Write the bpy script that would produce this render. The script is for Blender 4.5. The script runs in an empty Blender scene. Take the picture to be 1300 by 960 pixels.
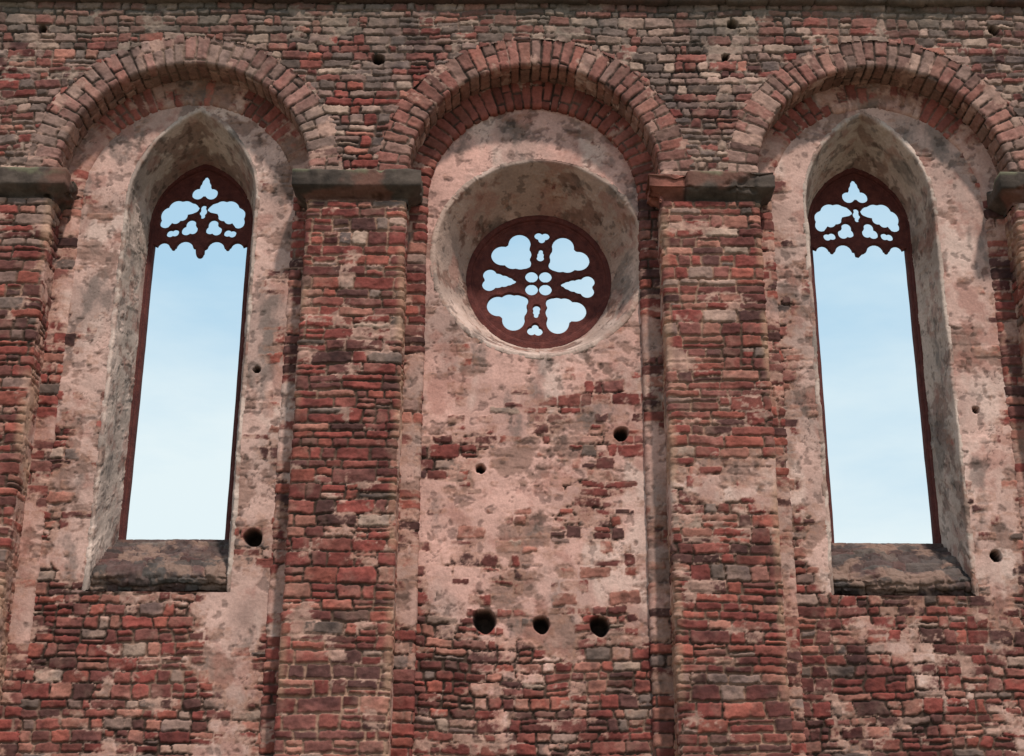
import bpy, math, numpy as np
from mathutils import Matrix, Vector
from mathutils.geometry import delaunay_2d_cdt
ZC=1.6
DS=0.0142
# ---------------------------------------------------------------- noise
def _h(ix,iy,seed):
    h=(ix.astype(np.int64)*374761393+iy.astype(np.int64)*668265263+seed*1274126177)&0xffffffff
    h=((h^(h>>13))*1274126177)&0xffffffff
    h=(h^(h>>16))
    return (h&0xffff)/65535.0
def n2(x,y,seed):
    ix=np.floor(x); iy=np.floor(y); fx=x-ix; fy=y-iy
    fx=fx*fx*(3-2*fx); fy=fy*fy*(3-2*fy)
    a=_h(ix,iy,seed);b=_h(ix+1,iy,seed);c=_h(ix,iy+1,seed);d=_h(ix+1,iy+1,seed)
    return ((a+(b-a)*fx)*(1-fy)+(c+(d-c)*fx)*fy)*2-1
def fbm(x,y,o,seed,g=.5):
    t=0;a=1;s=0
    for i in range(o):
        c,si=math.cos(.6*i),math.sin(.6*i)
        t=t+a*n2((x*c-y*si)*2**i+7.3*i,(x*si+y*c)*2**i-3.1*i,seed+i*17); s+=a; a*=g
    return t/s*1.5
def ss(a,b,x):
    t=np.clip((x-a)/(b-a),0,1); return t*t*(3-2*t)
def mix(a,b,t):
    t=t[...,None]; return a*(1-t)+b*t
def C(*c): return np.array(c,float)

RED =[C(.215,.052,.041),C(.172,.043,.035),C(.255,.072,.052),C(.120,.037,.031),C(.195,.058,.045),C(.158,.056,.046),C(.30,.12,.088),C(.090,.037,.032)]
GREY=[C(.245,.148,.12),C(.31,.19,.15),C(.195,.112,.092),C(.225,.076,.060),C(.16,.106,.09),C(.34,.22,.17),C(.185,.067,.054),C(.125,.082,.068)]

def masonry(U,V,seed,hc=(.08,.16),lc=(.14,.42),warp=1.0,grey=0.0,joint=.003,amp=.8,dust=.22,split=.34):
    r=np.random.default_rng(seed)
    Uw=U+warp*(.022*fbm(U*3,V*3,2,seed+1)+.010*fbm(U*9,V*9,2,seed+13))
    Vw=V+warp*(.03*n2(U*.55,V*.6,seed+2)+.015*fbm(U*2.6,V*4,2,seed+3)+.007*fbm(U*11,V*11,2,seed+14))
    vmin=Vw.min()-.05; vb=[vmin]
    while vb[-1]<Vw.max()+.3: vb.append(vb[-1]+r.uniform(*hc))
    vb=np.array(vb); ci=np.searchsorted(vb,Vw,side='right')-1
    umin=Uw.min()-.05; span=Uw.max()-umin+1.0; L=span+1.5
    allb=[]
    for k in range(len(vb)):
        p=-r.uniform(0,lc[0]) 
        while p<span: 
            allb.append(p+k*L); p+=lc[0]+(lc[1]-lc[0])*r.random()**1.4
    allb.append(1e9); allb=np.array(allb)
    key=Uw-umin+ci*L
    ui=np.searchsorted(allb,key,side='right')-1
    du=np.minimum(key-allb[ui],allb[np.minimum(ui+1,len(allb)-1)]-key)
    v0=vb[ci]; v1=vb[np.minimum(ci+1,len(vb)-1)]
    rnd=r.random((len(allb)*2,7))
    vm=v0+(v1-v0)*(.35+.3*rnd[ui,5])
    sp=(rnd[ui,6]<split)&((v1-v0)>.14)
    up=sp&(Vw>vm); sid=ui+up*len(allb)
    dv=np.minimum(Vw-v0,v1-Vw); dv=np.where(sp,np.minimum(dv,np.abs(Vw-vm)),dv)
    R=.028
    d=R-np.hypot(np.maximum(R-du,0),np.maximum(R-dv,0))
    d=d+.008*fbm(U*20,V*20,2,seed+5)
    q=rnd[sid]
    s=ss(0,.012,d-joint-.009*q[...,3]**1.5)
    h=s*(.020+amp*.028*q[...,1]) + amp*s*(q[...,2]-.5)*.12*(Vw-(v0+v1)/2) + amp*s*(q[...,4]-.5)*.06*np.clip(du,0,.1)
    h=h+(.4+.6*s)*.012*fbm(U*10,V*12,4,seed+6,.62)
    pr=np.array(RED); pg=np.array(GREY)
    k=(q[...,0]*7.999).astype(int)
    g=np.broadcast_to(np.asarray(grey,float),U.shape)
    usegrey=(q[...,5]<g)
    col=np.where(usegrey[...,None],pg[k],pr[k])
    col=col*(.78+.44*q[...,4])[...,None]*(1+.44*fbm(U*8,V*10,5,seed+7,.7))[...,None]
    col=mix(col,C(.35,.215,.16)*np.ones_like(col),dust*ss(.1,.8,fbm(U*4,V*4,4,seed+9,.6)))
    col=mix(col,col*C(.42,.44,.50),.65*ss(.12,.66,fbm(U*1.9,V*2.3,5,seed+10,.65)))
    return h,col,s,q

def finish(X,Z,U,V,h,col,s,q,seed,pd,mort=C(.20,.115,.083),tone=C(.47,.27,.22),smear=.18,ph=.030,poke=.75,stain=.75,smc=C(.39,.225,.175)):
    mc=mort*np.ones_like(col)*(1+.4*fbm(X*6,Z*6,3,seed+20))[...,None]
    dark=ss(-.5,.2,fbm(X*.9,Z*.9,4,seed+21))
    mc=mix(mc,mc*.18,dark*.92)
    col=mix(mc,col,s)
    sm=fbm(U*2.6,V*4.0,6,seed+22,.65)+(q[...,2]-.5)*.5+(1-s)*.25
    sm=ss(.0,.16,sm-.75+smear*1.2)
    h=h*(1-sm)+np.maximum(h,.022)*sm
    col=mix(col,smc*(1+.35*fbm(U*14,V*14,3,seed+23))[...,None]*np.ones_like(col),sm*.78)
    pd=np.broadcast_to(np.asarray(pd,float),X.shape)
    f=fbm(X*1.7,Z*2.1,7,seed+30,.72)*.78-(q[...,1]-.5)*poke*s+(1-s)*.10+(q[...,3]-.5)*.12
    f=f+(pd-.5)*1.9
    pm=ss(-.10,.12,f)
    edge=ss(.40,.0,f)*pm
    pc=tone*np.ones_like(col)*(1+.26*fbm(X*2.2,Z*2.2,4,seed+31,.55))[...,None]
    g1=ss(-.05,.6,fbm(X*1.1+5,Z*.8,5,seed+32,.6)); pc=mix(pc,C(.28,.20,.17)*np.ones_like(col),g1*.5)
    g3=ss(.2,.7,fbm(X*2.0-4,Z*.9,4,seed+34,.55)); pc=mix(pc,C(.64,.46,.39)*np.ones_like(col),g3*.55)
    g2=ss(.14,.36,fbm(X*2.0+9,Z*2.3,6,seed+33,.64)); pc=mix(pc,C(.21,.115,.088)*(1+.4*fbm(X*9,Z*9,3,seed+36))[...,None],g2*stain)
    g4=ss(.15,.6,fbm(X*3.0+2,Z*3.0,5,seed+39,.62)); pc=mix(pc,C(.29,.11,.082)*np.ones_like(col),g4*.45)
    g5=ss(.22,.66,fbm(X*2.2-7,Z*1.3,6,seed+41,.66)); pc=mix(pc,C(.10,.082,.072)*np.ones_like(col),g5*.6)
    pit=ss(.46,.6,fbm(X*8,Z*8,3,seed+37,.6)); pc=mix(pc,pc*.4,pit*.7)
    crk=np.abs(fbm(X*1.7+3,Z*1.7,5,seed+43,.6)); crk=ss(.016,.004,crk)*ss(0,.3,n2(X*.8,Z*.8,seed+44)); pc=mix(pc,pc*.35,crk*.8)
    pc=mix(pc,C(.33,.16,.105)*np.ones_like(col),edge*.6)
    hp=ph+.009*fbm(X*3,Z*3,4,seed+35)+.002*fbm(X*20,Z*20,2,seed+38)-.013*g2-.010*pit-.008*crk
    h=h*(1-pm)+np.maximum(h*.8,hp)*pm
    col=mix(col,pc,pm)
    return h,np.clip(col,.01,.9)

def carve(X,Z,h,col,holes):
    for (x,z,r) in holes:
        a=np.arctan2(Z-z,X-x); rr=r*(1+.05*np.sin(a*2+x*9)+.04*np.sin(a*3+z*5)+.02*np.sin(a*5+z*3))
        d=np.hypot(X-x,Z-z)/rr
        m=ss(1.12,.62,d); h=h*(1-m)-.34*m
        col=mix(col,C(.035,.026,.022)*np.ones_like(col),ss(1.08,.9,d)*.92)  # hole interior coloured near-black: the shade of its depth is painted in
    return h,col

# ---------------------------------------------------------------- mesh build
def build(name,P,h,col,mat,ref,mask=None,parent=None):
    gu=np.gradient(P,axis=1); gv=np.gradient(P,axis=0)
    N=np.cross(gu,gv); N/=np.maximum(np.linalg.norm(N,axis=2,keepdims=True),1e-9)
    flip=np.mean(np.sum(N*(np.array(ref)-P),axis=2))<0
    if flip: N=-N
    Q=P+N*h[...,None]
    nv,nu=h.shape
    idx=np.arange(nv*nu).reshape(nv,nu)
    f=np.stack([idx[:-1,:-1],idx[:-1,1:],idx[1:,1:],idx[1:,:-1]],-1).reshape(-1,4)
    if flip: f=f[:,::-1]
    co=Q.reshape(-1,3); cc=col.reshape(-1,3)
    if mask is not None:
        mk=mask.reshape(-1); f=f[mk[f].all(1)]
        used=np.zeros(len(co),bool); used[f.ravel()]=True
        remap=np.cumsum(used)-1; f=remap[f]; co=co[used]; cc=cc[used]
    me=bpy.data.meshes.new(name)
    me.vertices.add(len(co)); me.vertices.foreach_set("co",co.astype(np.float32).ravel())
    me.loops.add(f.size); me.loops.foreach_set("vertex_index",f.astype(np.int32).ravel())
    me.polygons.add(len(f)); me.polygons.foreach_set("loop_start",(np.arange(len(f))*4).astype(np.int32))
    me.polygons.foreach_set("loop_total",np.full(len(f),4,np.int32))
    me.polygons.foreach_set("use_smooth",np.ones(len(f),bool))
    me.update(calc_edges=True)
    at=me.color_attributes.new("Col",'FLOAT_COLOR','POINT')
    at.data.foreach_set("color",np.c_[cc,np.ones(len(cc))].astype(np.float32).ravel())
    me.materials.append(mat)
    o=bpy.data.objects.new(name,me); bpy.context.scene.collection.objects.link(o)
    if parent: o.parent=parent
    return o
def resample(pts,ds):
    pts=np.array(pts,float); seg=np.linalg.norm(np.diff(pts,axis=0),axis=1)
    out=[];s=[];acc=0
    for i,l in enumerate(seg):
        n=max(1,int(round(l/ds)))
        for k in range(n):
            out.append(pts[i]+(pts[i+1]-pts[i])*k/n); s.append(acc+l*k/n)
        acc+=l
    out.append(pts[-1]); s.append(acc)
    return np.array(out),np.array(s)
def zaxis(z0,z1):
    lo=np.arange(z0,3.1,.06) if z0<3.1 else np.array([])
    a=max(z0,3.1)
    return np.concatenate([lo,np.linspace(a,z1,int((z1-a)/DS)+2)])

# ---------------------------------------------------------------- materials
def newmat(name):
    m=bpy.data.materials.new(name); m.use_nodes=True
    nt=m.node_tree; b=nt.nodes["Principled BSDF"]; b.inputs["Roughness"].default_value=.93
    b.inputs["Specular IOR Level"].default_value=.2
    return m,nt,b
def stone_attr():
    m,nt,b=newmat("weathered_masonry"); N=nt.nodes; L=nt.links
    at=N.new("ShaderNodeAttribute"); at.attribute_name="Col"
    tc=N.new("ShaderNodeTexCoord")
    n1=N.new("ShaderNodeTexNoise"); n1.inputs["Scale"].default_value=28; n1.inputs["Detail"].default_value=3; n1.inputs["Roughness"].default_value=.7
    L.new(tc.outputs["Object"],n1.inputs["Vector"])
    mr=N.new("ShaderNodeMapRange"); mr.inputs[1].default_value=.3; mr.inputs[2].default_value=.7; mr.inputs[3].default_value=.85; mr.inputs[4].default_value=1.15
    L.new(n1.outputs["Fac"],mr.inputs[0])
    mx=N.new("ShaderNodeVectorMath"); mx.operation='SCALE'
    L.new(at.outputs["Color"],mx.inputs[0]); L.new(mr.outputs[0],mx.inputs["Scale"])
    L.new(mx.outputs[0],b.inputs["Base Color"])
    bp=N.new("ShaderNodeBump"); bp.inputs["Strength"].default_value=.5; bp.inputs["Distance"].default_value=.012
    L.new(n1.outputs["Fac"],bp.inputs["Height"]); L.new(bp.outputs[0],b.inputs["Normal"])
    return m
def noisemat(name,c1,c2,c3=None,scale=6,bump=.02):
    m,nt,b=newmat(name); N=nt.nodes; L=nt.links
    tc=N.new("ShaderNodeTexCoord")
    n1=N.new("ShaderNodeTexNoise"); n1.inputs["Scale"].default_value=scale; n1.inputs["Detail"].default_value=8; n1.inputs["Roughness"].default_value=.7
    L.new(tc.outputs["Object"],n1.inputs["Vector"])
    cr=N.new("ShaderNodeValToRGB"); e=cr.color_ramp.elements
    e[0].position=.35; e[0].color=(*c1,1); e[1].position=.62; e[1].color=(*c2,1)
    if c3: x=e.new(.75); x.color=(*c3,1)
    L.new(n1.outputs["Fac"],cr.inputs[0]); L.new(cr.outputs[0],b.inputs["Base Color"])
    bp=N.new("ShaderNodeBump"); bp.inputs["Strength"].default_value=.8; bp.inputs["Distance"].default_value=bump
    n3=N.new("ShaderNodeTexNoise"); n3.inputs["Scale"].default_value=scale*5; n3.inputs["Detail"].default_value=4
    L.new(tc.outputs["Object"],n3.inputs["Vector"])
    L.new(n3.outputs["Fac"],bp.inputs["Height"]); L.new(bp.outputs[0],b.inputs["Normal"])
    return m
MAS=stone_attr()
SAND=noisemat("dark_red_sandstone",(.070,.021,.019),(.130,.038,.031),(.20,.08,.066),9,.012)
GRASS=noisemat("dry_gravel_and_grass",(.15,.14,.09),(.25,.21,.16),None,3,.05)

# ---------------------------------------------------------------- wall root
root=bpy.data.objects.new("church_ruin",None); bpy.context.scene.collection.objects.link(root)
root["label"]="ruined red sandstone church wall with arched bays and plaster remnants"
root["category"]="church ruin"

ZS=9.19+ZC      # springing of arches
RI,RO=1.70,2.12
BAYS=[-4.39,.275,4.93]
TOP=11.86+ZC
PIL=[(-8.6,-6.09),(-2.69,-1.425),(1.975,3.23),(6.63,8.7)]

# upper wall
xs=np.linspace(-8.6,8.7,int(17.3/DS)); zs=np.linspace(ZS-.02,TOP+.1,int((TOP-ZS+.12)/DS))
X,Z=np.meshgrid(xs,zs); P=np.stack([X,X*0,Z],-1)
h,col,s,q=masonry(X,Z,11,hc=(.08,.165),lc=(.11,.42),grey=.74+.2*n2(X*.5,Z*.7,3),joint=.002,dust=.38,amp=.85,warp=1.3)
h,col=finish(X,Z,X,Z,h,col,s,q,12,.07+.05*ss(0,1,n2(X*.4,Z*.4,9)),smear=.19,mort=C(.16,.10,.077),smc=C(.31,.21,.165))
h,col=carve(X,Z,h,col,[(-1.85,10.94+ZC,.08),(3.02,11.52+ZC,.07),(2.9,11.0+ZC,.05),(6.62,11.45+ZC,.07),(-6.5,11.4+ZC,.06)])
lich=ss(11.0,11.9,Z-ZC+.4*fbm(X*1.2,Z*1.2,4,15)); col=mix(col,C(.12,.10,.077)*np.ones_like(col),lich*.5)
mask=np.ones_like(X,bool)
for c in BAYS: mask&=(np.hypot(X-c,Z-ZS)>RO-.05)
build("upper_wall",P,h,col,MAS,(0,-8,12),mask,root)

# pilasters
for i,(a,b) in enumerate(PIL):
    pr,sl=resample([(a,.56),(a,.03),(a+.012,.008),(a+.035,0),(b-.035,0),(b-.012,.008),(b,.03),(b,.56)],DS if i in(1,2) else DS*1.2)
    zv=zaxis(0,8.80+ZC)
    Pz=np.zeros((len(zv),len(pr),3)); Pz[...,0]=pr[None,:,0]; Pz[...,1]=pr[None,:,1]; Pz[...,2]=zv[:,None]
    U,V=np.meshgrid(sl,zv)
    h,col,s,q=masonry(U,V,40+i*7,hc=(.095,.205),lc=(.14,.54),grey=np.interp(V-ZC,[6,9],[.08,.28]),amp=.65,warp=.95,split=.34)
    zr=V-ZC
    pd=np.interp(zr,[2,3,4.6,5.3,6,8,9],[.13,.16,.26,.31,.17,.09,.06])
    if i==2: pd=pd+.24*np.exp(-((zr-5.0)/.6)**2)
    ret=ss(.0,.05,Pz[...,1])
    pd=pd+.30*ret
    h,col=finish(Pz[...,0]+Pz[...,1],V,U,V,h,col,s,q,44+i*9,pd,smear=.22,mort=C(.27,.155,.11))
    edge=ss(.10,.0,np.minimum(np.abs(Pz[...,0]-a),np.abs(Pz[...,0]-b)))
    col=mix(col,C(.44,.26,.17)*(1+.3*fbm(U*9,V*7,3,49))[...,None],.55*edge*ss(-.3,.5,fbm(U*2,V*2.2,4,48+i)))
    build("pilaster",Pz,h,col,MAS,((a+b)/2,-8,6),None,root)

# arches (outer order)
for i,c in enumerate(BAYS):
    pr,sl=resample([(RO,.05),(RO,.006),(RO-.02,.0),(RI+.02,.0),(RI,.015),(RI,.56)],DS)
    th=np.linspace(0,math.pi,int(math.pi*1.95/DS))
    T,_=np.meshgrid(th,pr[:,0],indexing='ij')
    Rr=pr[None,:,0]; 
    Pz=np.zeros(T.shape+(3,)); Pz[...,0]=c+Rr*np.cos(T); Pz[...,1]=pr[None,:,1]; Pz[...,2]=ZS+Rr*np.sin(T)
    U=np.broadcast_to(sl[None,:],T.shape)-.06; V=T*1.92
    h,col,s,q=masonry(U,V,80+i*5,hc=(.13,.19),lc=(.42,.46),warp=.28,grey=[.7,.4,.6][i],joint=.003,amp=.2,dust=.3,split=0)
    base=[C(.25,.15,.122),C(.235,.11,.085),C(.24,.135,.107)][i]
    lum=(1+.42*fbm(U*8,V*8,5,83,.7))[...,None]
    col=mix(col,base*lum*(.75+.5*q[...,4])[...,None],.5+0*U)
    sof=ss(.45,.5,U); col=mix(col,C(.25,.125,.09)*lum*(.8+.4*q[...,4])[...,None],.5*sof)
    h,col=finish(Pz[...,0],Pz[...,2]+Pz[...,1],U,V,h,col,s,q,90+i*5,np.where(Pz[...,1]>.03,.26,.06),smear=.20,mort=C(.17,.108,.082))
    build("arch",Pz,h,col,MAS,(c,-6,ZS),None,root)

# second order of masonry + recessed panels
ZS2=ZS-.13; R2=1.45
for i,c in enumerate(BAYS):
    mid=(i==1)
    y0=.46; y1=.56 if mid else .50
    pr,sl=resample([(1.93,y0),(R2+.03,y0),(R2,y0+.02),(R2-.01,y1+.04)],DS)
    zj=zaxis(0,ZS2)
    th=np.linspace(math.pi,0,int(math.pi*1.6/DS))
    bz=[];dx=[];dz=[];vl=[]
    for z in zj: bz.append(z);dx.append(-1);dz.append(0);vl.append(z)
    for t in th[1:-1]: bz.append(ZS2);dx.append(math.cos(t));dz.append(math.sin(t));vl.append(ZS2+(math.pi-t)*1.6)
    for z in zj[::-1]: bz.append(z);dx.append(1);dz.append(0);vl.append(ZS2+math.pi*1.6+ZS2-z)
    bz=np.array(bz)[:,None];dx=np.array(dx)[:,None];dz=np.array(dz)[:,None]; vl=np.array(vl)
    Rr=pr[None,:,0]
    Pz=np.zeros((len(vl),len(pr),3)); Pz[...,0]=c+Rr*dx; Pz[...,1]=pr[None,:,1]; Pz[...,2]=bz+Rr*dz
    U,V=np.meshgrid(sl,vl)
    zr=Pz[...,2]-ZC
    isarch=np.broadcast_to(np.abs(dz)>0,zr.shape)
    h,col,s,q=masonry(U,V,120+i*5,hc=(.12,.17),lc=(.50,.62),warp=.4,grey=.02,amp=.4,dust=.1,joint=.004,split=0)
    col=np.where(isarch[...,None],mix(col,C(.25,.074,.056)*(.65+.7*q[...,4])[...,None]*(1+.3*fbm(U*9,V*9,3,5))[...,None],.7+0*U),col)
    crown=np.broadcast_to(np.abs(dz),zr.shape)
    pd=np.where(isarch,.04 if mid else .66-.48*np.exp(-((crown-.78)/.13)**2),np.interp(zr,[2,3.2,4,6,7.5,8.8],[.35,.56,.66,.62,.48,.16]) if mid else np.interp(zr,[2,3.2,4,6,8.5],[.35,.45,.55,.5,.40]))
    h,col=finish(Pz[...,0],Pz[...,2],U,V,h,col,s,q,125+i*5,pd,smear=.14,poke=.6,mort=C(.22,.125,.095))
    build("inner_arch",Pz,h,col,MAS,(c,-6,ZS-2),None,root)

# lancet geometry
W0,H0,ZB0,ZP0=.86,1.40,3.70+ZC,9.00+ZC
W1,H1,ZB1,ZP1=.705,.92,4.45+ZC,9.08+ZC
def lancet_contour(w,h,zb,zs,n1=330,n2_=90):
    R=(h*h+w*w)/(2*w); am=math.acos((R-w)/R)
    pts=[(-w,z) for z in np.linspace(zb,zs,n1)]
    for a in np.linspace(0,am,n2_)[1:]:
        pts.append((R-w-R*math.cos(a),zs+R*math.sin(a)))
    r=[(-x,z) for x,z in pts[:-1]][::-1]
    return np.array(pts+r)
def in_lancet(X,Z,c,w,h,zb,zs):
    R=(h*h+w*w)/(2*w); dx=X-c
    low=(np.abs(dx)<w)&(Z>zb)&(Z<=zs)
    up=(Z>zs)&(np.hypot(dx+(R-w),Z-zs)<R)&(np.hypot(dx-(R-w),Z-zs)<R)
    return low|up
LC=[-4.335,None,4.825]   # centre of the splay at the wall face
LI=[-4.40,None,4.89]     # centre of the opening itself
RX,RZ,RR0,RR1=.365,8.26+ZC,1.41,.935
def sweep_stages(stages,ds):
    out=[];sl=[];acc=0
    for k in range(len(stages)-1):
        A,ya=stages[k];B,yb=stages[k+1]
        l=float(np.hypot(np.linalg.norm(A-B,axis=1).mean(),yb-ya)); n=max(1,int(round(l/ds)))
        for j in range(n):
            t=j/n; c=A*(1-t)+B*t; out.append(np.c_[c[:,0],np.full(len(c),ya*(1-t)+yb*t),c[:,1]]); sl.append(acc+l*t)
        acc+=l
    c,y=stages[-1]; out.append(np.c_[c[:,0],np.full(len(c),y),c[:,1]]); sl.append(acc)
    return np.stack(out,1),np.array(sl)

YP=[.50,.56,.50]
for i,c in enumerate(BAYS):
    mid=(i==1)
    xs=np.linspace(c-1.5,c+1.5,int(3.0/DS)); zv=zaxis(0,ZS2+1.5)
    X,Z=np.meshgrid(xs,zv); P=np.stack([X,X*0+YP[i],Z],-1); zr=Z-ZC
    h,col,s,q=masonry(X,Z,160+i*7,hc=(.09,.185),lc=(.12,.40),grey=.12 if mid else .18,warp=1.3,amp=.7)
    if mid:
        pd=np.interp(zr,[2.3,2.8,3.1,3.5,3.9,4.4,4.8,5.3,6.0,6.5,7.0],[.20,.32,.44,.60,.67,.69,.66,.61,.60,.69,.95])
    else:
        pd=np.interp(zr,[2.6,3.2,3.8,4.2,5.5,9],[.28,.30,.38,.70,.80,.88])
        edge=ss(1.05,1.45,np.abs(X-c)); pd=pd-edge*.26
        if i==0: pd=pd+.32*ss(.4,.9,X-c)*ss(4.2,3.8,zr)
        else: pd=pd+.18*ss(.7,1.1,X-c)*ss(4.2,3.8,zr)
    h,col=finish(X,Z,X,Z,h,col,s,q,170+i*9,pd,smear=.22,tone=C(.51,.285,.235) if mid else C(.48,.295,.245),poke=1.1 if mid else .8,stain=.78)
    if mid:
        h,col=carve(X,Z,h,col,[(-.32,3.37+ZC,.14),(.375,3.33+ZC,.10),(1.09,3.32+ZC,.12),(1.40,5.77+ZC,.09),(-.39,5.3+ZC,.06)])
    elif i==0:
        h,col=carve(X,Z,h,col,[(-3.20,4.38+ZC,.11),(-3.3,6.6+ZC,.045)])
    else:
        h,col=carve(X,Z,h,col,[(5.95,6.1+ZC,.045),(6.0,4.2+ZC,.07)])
    mask=(np.abs(X-c)<R2+.02)&((Z<ZS2)|(np.hypot(X-c,Z-ZS2)<R2+.02))
    if mid: mask&=np.hypot(X-RX,Z-RZ)>RR0+.03
    else: mask&=~in_lancet(X,Z,LC[i],W0+.03,H0+.04,ZB0,ZP0)
    build("recessed_panel",P,h,col,MAS,(c,-8,6),mask,root)

# ---------------------------------------------------------------- tracery plates
def star(cx,cz,discs,n=72):
    """outline of a union of discs seen from (cx,cz): foiled opening with sharp cusps"""
    out=[]
    for k in range(n):
        a=2*math.pi*(k+.37)/n; ux,uz=math.cos(a),math.sin(a); best=0
        for (x,z,r) in discs:
            px_,pz_=x-cx,z-cz; b=px_*ux+pz_*uz; q_=b*b-(px_*px_+pz_*pz_)+r*r
            if q_>0: best=max(best,b+math.sqrt(q_))
        out.append((cx+ux*best,cz+uz*best))
    return out
def circ(x,y,r,n=28): 
    return [(x+r*math.cos(2*math.pi*k/n),y+r*math.sin(2*math.pi*k/n)) for k in range(n)]
def area(lp):
    a=np.array(lp); b=np.roll(a,-1,0); return .5*np.sum(a[:,0]*b[:,1]-b[:,0]*a[:,1])
def offset(lp,d):
    a=np.array(lp)
    t=np.roll(a,-1,0)-np.roll(a,1,0); t/=np.maximum(np.linalg.norm(t,axis=1,keepdims=True),1e-9)
    return a+np.c_[t[:,1],-t[:,0]]*d
def inside(pts,lp):
    lp=np.array(lp); x,y=pts[:,0],pts[:,1]; r=np.zeros(len(pts),bool)
    x1,y1=lp[:,0],lp[:,1]; x2,y2=np.roll(x1,-1),np.roll(y1,-1)
    for k in range(len(lp)):
        c=((y1[k]>y)!=(y2[k]>y))
        xi=(x2[k]-x1[k])*(y-y1[k])/(y2[k]-y1[k]+1e-12)+x1[k]
        r^=c&(x<xi)
    return r
def sheet(loops):
    vs=[];es=[]
    for lp in loops:
        n0=len(vs); vs+= [Vector((float(p[0]),float(p[1]))) for p in lp]
        es+=[(n0+k,n0+(k+1)%len(lp)) for k in range(len(lp))]
    ov,oe,of,_,_,_=delaunay_2d_cdt(vs,es,[],0,1e-6)
    V=np.array([(v.x,v.y) for v in ov]); F=[tuple(f) for f in of]
    cen=np.array([V[list(f)].mean(0) for f in F])
    keep=inside(cen,loops[0])
    for lp in loops[1:]: keep&=~inside(cen,lp)
    return V,[f for f,k in zip(F,keep) if k]
def plate(name,loops,loc,depth,bevel,mat,parent):
    loops=[lp if area(lp)>0 else lp[::-1] for lp in loops]
    front=[offset(loops[0],-bevel)]+[offset(l,bevel) for l in loops[1:]]
    verts=[];faces=[]
    for yy,flip in((-depth/2,False),(depth/2,True)):
        V,F=sheet(front); n0=len(verts)
        verts+=[(v[0],yy,v[1]) for v in V]
        faces+=[tuple(n0+j for j in (f[::-1] if flip else f)) for f in F]
    for k,lp in enumerate(loops):
        n=len(lp); fr=front[k]
        rings=[(fr,-depth/2),(lp,-depth/2+bevel*1.3),(lp,depth/2-bevel*1.3),(fr,depth/2)]
        n0=len(verts)
        for L_,yy in rings: verts+=[(float(p[0]),yy,float(p[1])) for p in L_]
        for r_ in range(3):
            for j in range(n):
                a=n0+r_*n+j; b=n0+r_*n+(j+1)%n
                f=(a,a+n,b+n,b)
                faces.append(f if k>0 else f[::-1])
    me=bpy.data.meshes.new(name); me.from_pydata(verts,[],faces); me.transform(Matrix.Translation(loc))
    me.materials.append(mat); me.update()
    o=bpy.data.objects.new(name,me); bpy.context.scene.collection.objects.link(o); o.parent=parent
    return o

# rose window
n=760
ang=np.linspace(-math.pi/2,1.5*math.pi,n)
wob=.004*(np.sin(ang*5+1)+np.sin(ang*9+2)*.7+np.sin(ang*17)*.6+np.sin(ang*31+1)*.5)
def cc(r,k=0.): return np.c_[RX+(r+k*wob)*np.cos(ang),RZ+(r+k*wob)*np.sin(ang)]
yp=YP[1]
st=[(cc(RR0+.085),yp+.02),(cc(RR0+.06,.5),yp-.026),(cc(RR0+.015,.8),yp-.030),(cc(RR0,1),yp-.022),(cc(RR0-.015,1),yp+.01),(cc(RR1),1.56)]
P,sl=sweep_stages(st,DS)
A=np.broadcast_to(ang[:,None],P.shape[:2]); U=np.broadcast_to(sl[None,:],A.shape); V=A*1.15
h,col,s,q=masonry(U+0*A,V,301,hc=(.12,.2),lc=(.2,.4),warp=.6,grey=.1)
h,col=finish(V*1.05,U+9.3,U,V,h*.15,col,s,q,305,.82,tone=C(.43,.29,.235),smear=.3,ph=.006,poke=.3,stain=.9)
h=np.clip(h,-.01,.02)*.7*(.3+.7*ss(0,.06,U))+.004*fbm(V*5,U*5,4,309,.6)*ss(0,.03,U)
rose=build("rose_window",P,h,np.clip(col,.01,.9),MAS,(RX,-3,RZ),None,root)
rose["label"]="round window with deep plastered splay and red tracery"
Rw=.917
def foil(alpha,discs,cen):
    c_,s_=math.cos(alpha),math.sin(alpha)
    f=lambda p,t:(Rw*(p*c_-t*s_),Rw*(p*s_+t*c_))
    D=[(*f(p,t),r*Rw) for p,t,r in discs]
    return star(*f(*cen),D)
d2r=math.radians
TILT=-4
loops=[circ(0,0,.965,96)]
for a_,m_ in((49,1),(131,-1),(229,1),(311,-1)):
    D=[(.70,.165,.170),(.70,-.165,.170),(.63,.0,.17),(.54,.085,.150),(.54,-.085,.150),(.46,0,.145),(.40,.03*m_,.105),(.35,.045*m_,.06)]
    loops.append(foil(d2r(a_+TILT),D,(.56,0)))
for a_ in(0,180):
    loops.append(foil(d2r(a_+TILT),[(.745,.080,.108),(.745,-.080,.108),(.63,0,.130),(.53,0,.105),(.45,0,.075),(.38,0,.040)],(.60,0)))
for a_ in(90,270):
    loops.append(foil(d2r(a_+TILT),[(.42,0,.058),(.48,0,.052),(.54,0,.034)],(.45,0)))
    loops.append(foil(d2r(a_+TILT),[(.79,.050,.068),(.79,-.050,.068),(.72,0,.052)],(.76,0)))
for a_ in(45,135,225,315):
    loops.append(foil(d2r(a_),[(.148,0,.098)],(.148,0)))
plate("tracery",loops,(RX,1.48,RZ),.085,.010,SAND,rose)
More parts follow.
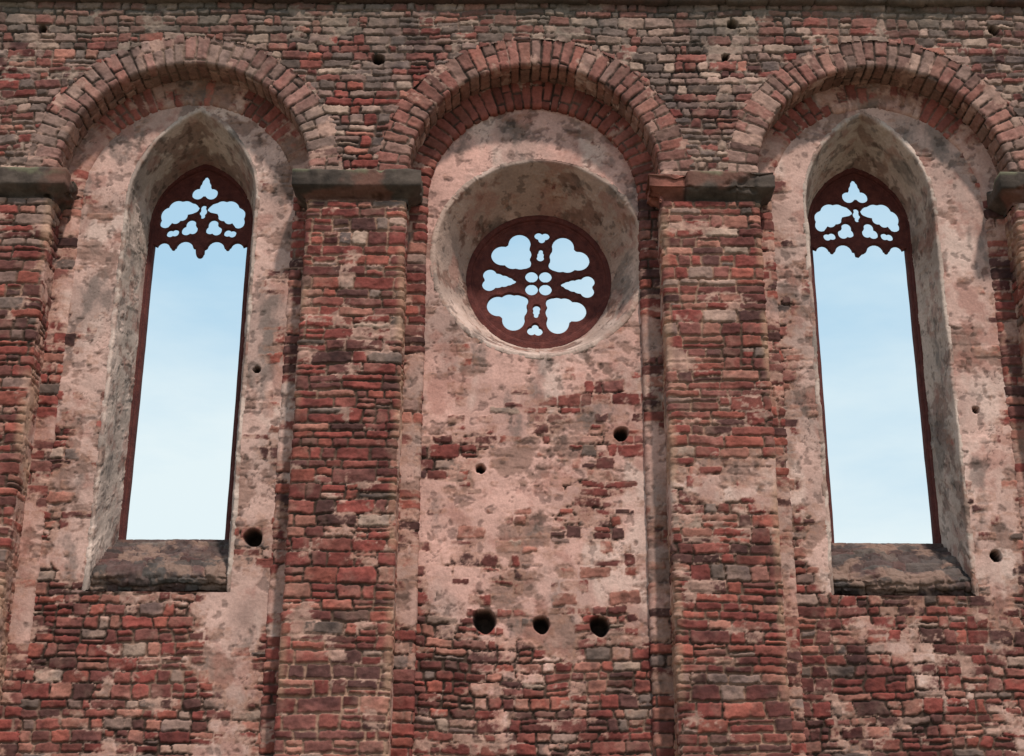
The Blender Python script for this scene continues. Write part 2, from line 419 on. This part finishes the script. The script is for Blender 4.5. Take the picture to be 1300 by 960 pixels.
def ringmesh(name,cont,prof,parent,mat,closed):
    cs=[cont(o) for o,y in prof]; N=len(cs[0]); M=len(prof)
    verts=[(cs[j][k][0],prof[j][1],cs[j][k][1]) for k in range(N) for j in range(M)]
    faces=[]
    for k in range(N if closed else N-1):
        k2=(k+1)%N
        for j in range(M):
            j2=(j+1)%M
            faces.append((k*M+j,k*M+j2,k2*M+j2,k2*M+j))
    me=bpy.data.meshes.new(name); me.from_pydata(verts,[],faces); me.materials.append(mat); me.update()
    import bmesh
    bm=bmesh.new(); bm.from_mesh(me); bmesh.ops.recalc_face_normals(bm,faces=bm.faces); bm.to_mesh(me); bm.free()
    o=bpy.data.objects.new(name,me); bpy.context.scene.collection.objects.link(o); o.parent=parent
    return o
def rc(o): 
    a=np.linspace(0,2*math.pi,97)[:-1]; r=.93+o
    return np.c_[RX+r*np.cos(a),RZ+r*np.sin(a)]
ringmesh("frame",rc,[(.08,1.38),(.015,1.38),(.005,1.40),(.0,1.415),(-.02,1.42),(-.035,1.435),(-.04,1.46),(-.04,1.50),(-.01,1.56),(.08,1.56)],rose,SAND,True)

# lancets
for i in (0,2):
    c=LC[i]; ci_=LI[i]; yp=YP[i]
    def con(w,h_,zb,zs,k_=0.,c=c):
        k=lancet_contour(w,h_,zb,zs); 
        wb=fbm(k[:,1]*1.6,np.sign(k[:,0])*3+c,5,77,.7)*.016*k_
        k[:,0]+=np.sign(k[:,0])*wb; k[:,0]+=c; return k
    st=[(con(W0+.07,H0+.10,ZB0,ZP0),yp+.02),(con(W0+.05,H0+.07,ZB0,ZP0,.5),yp-.022),(con(W0+.014,H0+.02,ZB0,ZP0,.9),yp-.030),
        (con(W0+.002,H0+.003,ZB0+.02,ZP0,1),yp-.026),(con(W0-.006,H0-.008,ZB0+.02,ZP0,1),yp-.008),(con(W1,H1,ZB1,ZP1,0,ci_),1.56)]
    P,sl=sweep_stages(st,DS)
    V=np.broadcast_to(np.linspace(0,13.6,P.shape[0])[:,None],P.shape[:2]); U=np.broadcast_to(sl[None,:],V.shape)
    h,col,s,q=masonry(U,V,401+i*5,hc=(.12,.24),lc=(.2,.5),warp=.6,grey=.3)
    h,col=finish(U+i*7,V,U,V,h*.15,col,s,q,410+i*7,.88,tone=C(.49,.365,.305),smear=.3,ph=.006,poke=.3,stain=.7)
    h=np.clip(h,-.01,.02)*.7*(.3+.7*ss(0,.06,U))+.004*fbm(V*5,U*5,4,419,.6)*ss(0,.03,U)
    win=build("lancet_window",P,h,col,MAS,(c,-3,7),None,root)
    win["label"]="tall pointed window with plastered splay and broken red tracery"
    def lc(o,c=ci_):
        k=lancet_contour(W1-.03+o,H1-.035+o*1.25,ZB1,ZP1,60,40)
        k[:,0]+=c+.005*fbm(k[:,1]*2.3,k[:,0]*0+c,3,5)
        return k
    ringmesh("frame",lc,[(.09,1.38),(.03,1.38),(.018,1.40),(.014,1.43),(-.002,1.44),(-.018,1.47),(-.022,1.56),(.0,1.62),(.09,1.62)],win,SAND,False)
    # sill
    pr,sp=resample([(.64,3.74+ZC),(.55,3.83+ZC),(.53,3.90+ZC),(.56,3.965+ZC),(.66,4.05+ZC),(1.30,4.49+ZC),(1.34,4.555+ZC),(1.66,4.575+ZC),(1.66,4.4+ZC)],DS)
    xx=np.linspace(c-W0-.02,c+W0+.02,140)
    P=np.zeros((len(xx),len(pr),3)); P[...,0]=xx[:,None]; P[...,1]=pr[None,:,0]; P[...,2]=pr[None,:,1]
    U,V=np.meshgrid(sp,xx)
    h,col,s,q=masonry(V,U,450+i,hc=(.10,.24),lc=(.16,.45),warp=1.8,grey=.5)
    col=mix(col,C(.058,.050,.046)*np.ones_like(col)*(1+.7*fbm(V*6,U*6,4,77,.65))[...,None],.78+0*U)
    col=mix(col,C(.24,.145,.11)*np.ones_like(col),.75*ss(.12,.45,fbm(V*2.5,U*3,6,79+i,.66)+.35*ss(.5,.1,U)))
    h=h*.9+.065*fbm(V*2.2,U*2.6,6,461+i,.62)
    flat=ss(1.26,1.34,P[...,1]); h=h*(1-.85*flat)
    build("sill",P,h,np.clip(col,.01,.9),MAS,(c,-3,9),None,win)
    # tracery
    m=1 if i==0 else -1
    sx2,sz2=.01125,.0121
    zoff=ZP1-.06
    oz=9.12+ZC-zoff
    def loc(pts): return [(m*x*sx2,-z*sz2+oz) for x,z in pts]
    head=[(p[0],p[1]) for p in lancet_contour(W1-.02,H1-.03,0,.06,2,24)]
    def arc(cx,cz,r,a0,a1,k=9): return [(cx+r*math.cos(math.radians(a0+(a1-a0)*j/k)),cz-r*math.sin(math.radians(a0+(a1-a0)*j/k))) for j in range(k+1)]
    def knob(x,z,r,k=6): return [(x+r*math.cos(math.pi*j/k),z+r*math.sin(math.pi*j/k)) for j in range(k+1)]
    if i==0: stub=[(5.5,30),(5.5,35)]+knob(0,36,4.5)+[(-5,33),(-5.5,29)]
    else: stub=[(6,29),(5,34),(1,35),(-3,31),(-6,30)]
    low=[(62,24),(56,26)]+arc(46,29,8.0,15,165,8)+knob(34,28,2.6)+arc(19.5,30,11,10,170,9)+stub+arc(-19.5,30,11,10,170,9)+knob(-34,28,2.6)+arc(-46,29,8.0,15,165,8)+[(-56,26),(-62,24)]
    lowp=loc(low)
    if m==-1: lowp=lowp[::-1]
    outer=head+lowp
    def S(cx,cz,D): return loc(star(cx,cz,D,60))
    loops=[outer,
      S(0,-46,[(0,-63,2.5),(0,-58,5),(0,-51,7.5),(-8.5,-42,8),(8.5,-42,8),(0,-45,7)])]
    for g_ in(-1,1):
        loops+=[S(g_*33,-16,[(g_*46,-4,7.5),(g_*42,-14,11.5),(g_*33,-22,12),(g_*23,-24,10),(g_*15,-23,8),(g_*9,-22,4.5),(g_*26,-13,7),(g_*34,-9,7)]),
          S(g_*15,4,[(g_*19,6,6.5),(g_*11,5,6),(g_*14,-2,6.5)]),
          S(g_*35,9,[(g_*39,10,5),(g_*33,9,5)])]
    loops.append(S(0,-19,[(0,-24,3.8),(0,-18,5),(0,-12,3)]))
    plate("tracery",loops,(ci_,1.49,zoff),.085,.009,SAND,win)

# imposts
def impost(a,b,idx):
    pr,sp=resample([(-.02,.04),(-.02,.09),(.02,.12),(.09,.165),(.13,.195),(.15,.21),(.155,.225),(.155,.43),(.145,.445),(-.1,.46)],.018)
    ex=.06
    path,pl=resample([(a-ex,.50),(a-ex,0),(b+ex,0),(b+ex,.50)],.02)
    P=np.zeros((len(path),len(pr),3))
    nrm=[]
    for k,p in enumerate(path):
        nx=-1 if p[0]<=a-ex+1e-6 else (1 if p[0]>=b+ex-1e-6 else 0)
        ny=-1 if p[1]<=1e-6 else 0
        nrm.append((nx,ny))
    nrm=np.array(nrm,float)
    P[...,0]=path[:,0,None]+nrm[:,0,None]*pr[None,:,0]; P[...,1]=path[:,1,None]+nrm[:,1,None]*pr[None,:,0]
    P[...,2]=8.745+ZC+pr[None,:,1]
    U,V=np.meshgrid(sp,pl)
    h=.018*fbm(V*2.6,U*3,5,500+idx,.7)-.06*ss(.35,.75,fbm(V*4,U*4,4,520+idx))
    col=C(.070,.050,.040)*np.ones(U.shape+(3,))*(1+.6*fbm(V*5,U*5,5,530+idx,.65))[...,None]
    col=mix(col,C(.18,.07,.05)*np.ones_like(col),.6*ss(.1,.5,fbm(V*1.5,U*2,4,540+idx)))
    col=mix(col,C(.16,.145,.09)*np.ones_like(col),.75*ss(.42,.5,U+.1*fbm(V*4,U*4,3,545))*ss(-.3,.3,fbm(V*6,U*6,3,548)))
    if idx==2:
        m=ss(2.30,2.24,P[...,0]+.03*fbm(U*6,V*0,3,9))
        col=mix(col,C(.21,.075,.054)*(1+.5*fbm(V*6,U*6,4,551))[...,None],m*.9); h=h-m*(.05+.06*ss(-.2,.5,fbm(V*3,U*3,4,552)))
        j=ss(.03,.0,np.abs(P[...,0]-2.27)); h=h-.04*j; col=col*(1-.5*j[...,None])
    if idx in(1,2):
        for xj in ([-2.1] if idx==1 else [2.95]):
            j=ss(.02,.0,np.abs(P[...,0]-xj)); h=h-.02*j
    build("impost",P,h,np.clip(col,.01,.9),MAS,((a+b)/2,-6,9.2+ZC),None,root)
for k,(a,b) in enumerate(PIL): impost(a,b,k)

# coping along the top
pr,sp=resample([(.3,-.02),(-.10,0),(-.14,.03),(-.14,.2),(-.10,.24),(1.75,.26),(1.75,-.1)],.03)
xx=np.linspace(-8.6,8.7,700)
P=np.zeros((len(xx),len(pr),3)); P[...,0]=xx[:,None]; P[...,1]=pr[None,:,0]; P[...,2]=TOP+pr[None,:,1]
U,V=np.meshgrid(sp,xx)
h,col,s,q=masonry(V,U,600,hc=(.5,.7),lc=(.5,1.1),grey=1)
h=h+.02*fbm(V*2,U*2,4,601); col=mix(col,C(.05,.045,.038)*np.ones_like(col),.7+0*U)
build("coping",P,h,col,MAS,(0,-6,20),None,root)

# rear face of the wall
xs=np.linspace(-8.6,8.7,350); zv=np.linspace(0,TOP,270); X,Z=np.meshgrid(xs,zv)
P=np.stack([X,X*0+1.68,Z],-1)
h,col,s,q=masonry(X,Z,700,hc=(.12,.2),lc=(.2,.5),grey=.3)
mask=np.hypot(X-RX,Z-RZ)>1.02
for i in(0,2): mask&=~in_lancet(X,Z,LI[i],W1+.09,H1+.11,ZB1-.05,ZP1)
build("rear_face",P,h*0,col,MAS,(0,20,6),mask,root)

# ground
me=bpy.data.meshes.new("ground"); S_=600
me.from_pydata([(-S_,-S_,0),(S_,-S_,0),(S_,S_,0),(-S_,S_,0)],[],[(0,1,2,3)]); me.materials.append(GRASS)
g=bpy.data.objects.new("ground",me); bpy.context.scene.collection.objects.link(g)
g["kind"]="structure"; g["label"]="dry gravelly ground at the foot of the ruined wall"; g["category"]="ground"

# ---------------------------------------------------------------- light
EL,AZ=math.radians(57),math.radians(157)
w=bpy.data.worlds.new("World"); bpy.context.scene.world=w; w.use_nodes=True
nt=w.node_tree; N=nt.nodes; L=nt.links; bg=N["Background"]
sky=N.new("ShaderNodeTexSky"); sky.sky_type='NISHITA'; sky.sun_disc=False; sky.sun_elevation=EL; sky.sun_rotation=AZ
sky.dust_density=1.0
tc=N.new("ShaderNodeTexCoord")
mp=N.new("ShaderNodeMapping"); mp.inputs["Scale"].default_value=(2.0,2.0,6)
nz=N.new("ShaderNodeTexNoise"); nz.inputs["Scale"].default_value=1.7; nz.inputs["Detail"].default_value=7; nz.inputs["Roughness"].default_value=.55
sep=N.new("ShaderNodeSeparateXYZ")
L.new(tc.outputs["Generated"],mp.inputs[0]); L.new(mp.outputs[0],nz.inputs["Vector"]); L.new(tc.outputs["Generated"],sep.inputs[0])
haze=N.new("ShaderNodeMix"); haze.data_type='RGBA'; haze.inputs[0].default_value=.80
L.new(sky.outputs[0],haze.inputs[6]); haze.inputs[7].default_value=(7.5,11.8,15.0,1)
lowr=N.new("ShaderNodeMapRange"); lowr.inputs[1].default_value=.22; lowr.inputs[2].default_value=.44; lowr.inputs[3].default_value=.46; lowr.inputs[4].default_value=-.08
L.new(sep.outputs["Z"],lowr.inputs[0])
ad=N.new("ShaderNodeMath"); ad.operation='ADD'; L.new(nz.outputs["Fac"],ad.inputs[0]); L.new(lowr.outputs[0],ad.inputs[1])
cr=N.new("ShaderNodeMapRange"); cr.inputs[1].default_value=.42; cr.inputs[2].default_value=.90; cr.inputs[3].default_value=.05; cr.inputs[4].default_value=.95
L.new(ad.outputs[0],cr.inputs[0])
mxn=N.new("ShaderNodeMix"); mxn.data_type='RGBA'
L.new(cr.outputs[0],mxn.inputs[0]); L.new(haze.outputs[2],mxn.inputs[6]); mxn.inputs[7].default_value=(12.2,13.9,14.3,1)
L.new(mxn.outputs[2],bg.inputs["Color"]); bg.inputs["Strength"].default_value=.066
sd=bpy.data.lights.new("sun",'SUN'); sd.energy=3.7; sd.angle=math.radians(3); sd.color=(1,.93,.85)
so=bpy.data.objects.new("sun",sd); bpy.context.scene.collection.objects.link(so)
dirv=Vector((math.sin(AZ)*math.cos(EL),math.cos(AZ)*math.cos(EL),math.sin(EL)))
so.rotation_euler=dirv.to_track_quat('Z','Y').to_euler(); so.location=dirv*40

# ---------------------------------------------------------------- camera
cd=bpy.data.cameras.new("camera"); cam=bpy.data.objects.new("camera",cd); bpy.context.scene.collection.objects.link(cam)
cd.sensor_width=36; cd.lens=1900/1300*36; cd.shift_y=-45/1300; cd.clip_end=2000
cam.matrix_world=Matrix.Translation((0,-17.74,ZC))@Matrix.Rotation(math.radians(111),4,'X')@Matrix.Rotation(math.radians(.3),4,'Z')
bpy.context.scene.camera=cam
sc=bpy.context.scene; sc.view_settings.view_transform='Standard'; sc.view_settings.look='None'; sc.view_settings.exposure=0
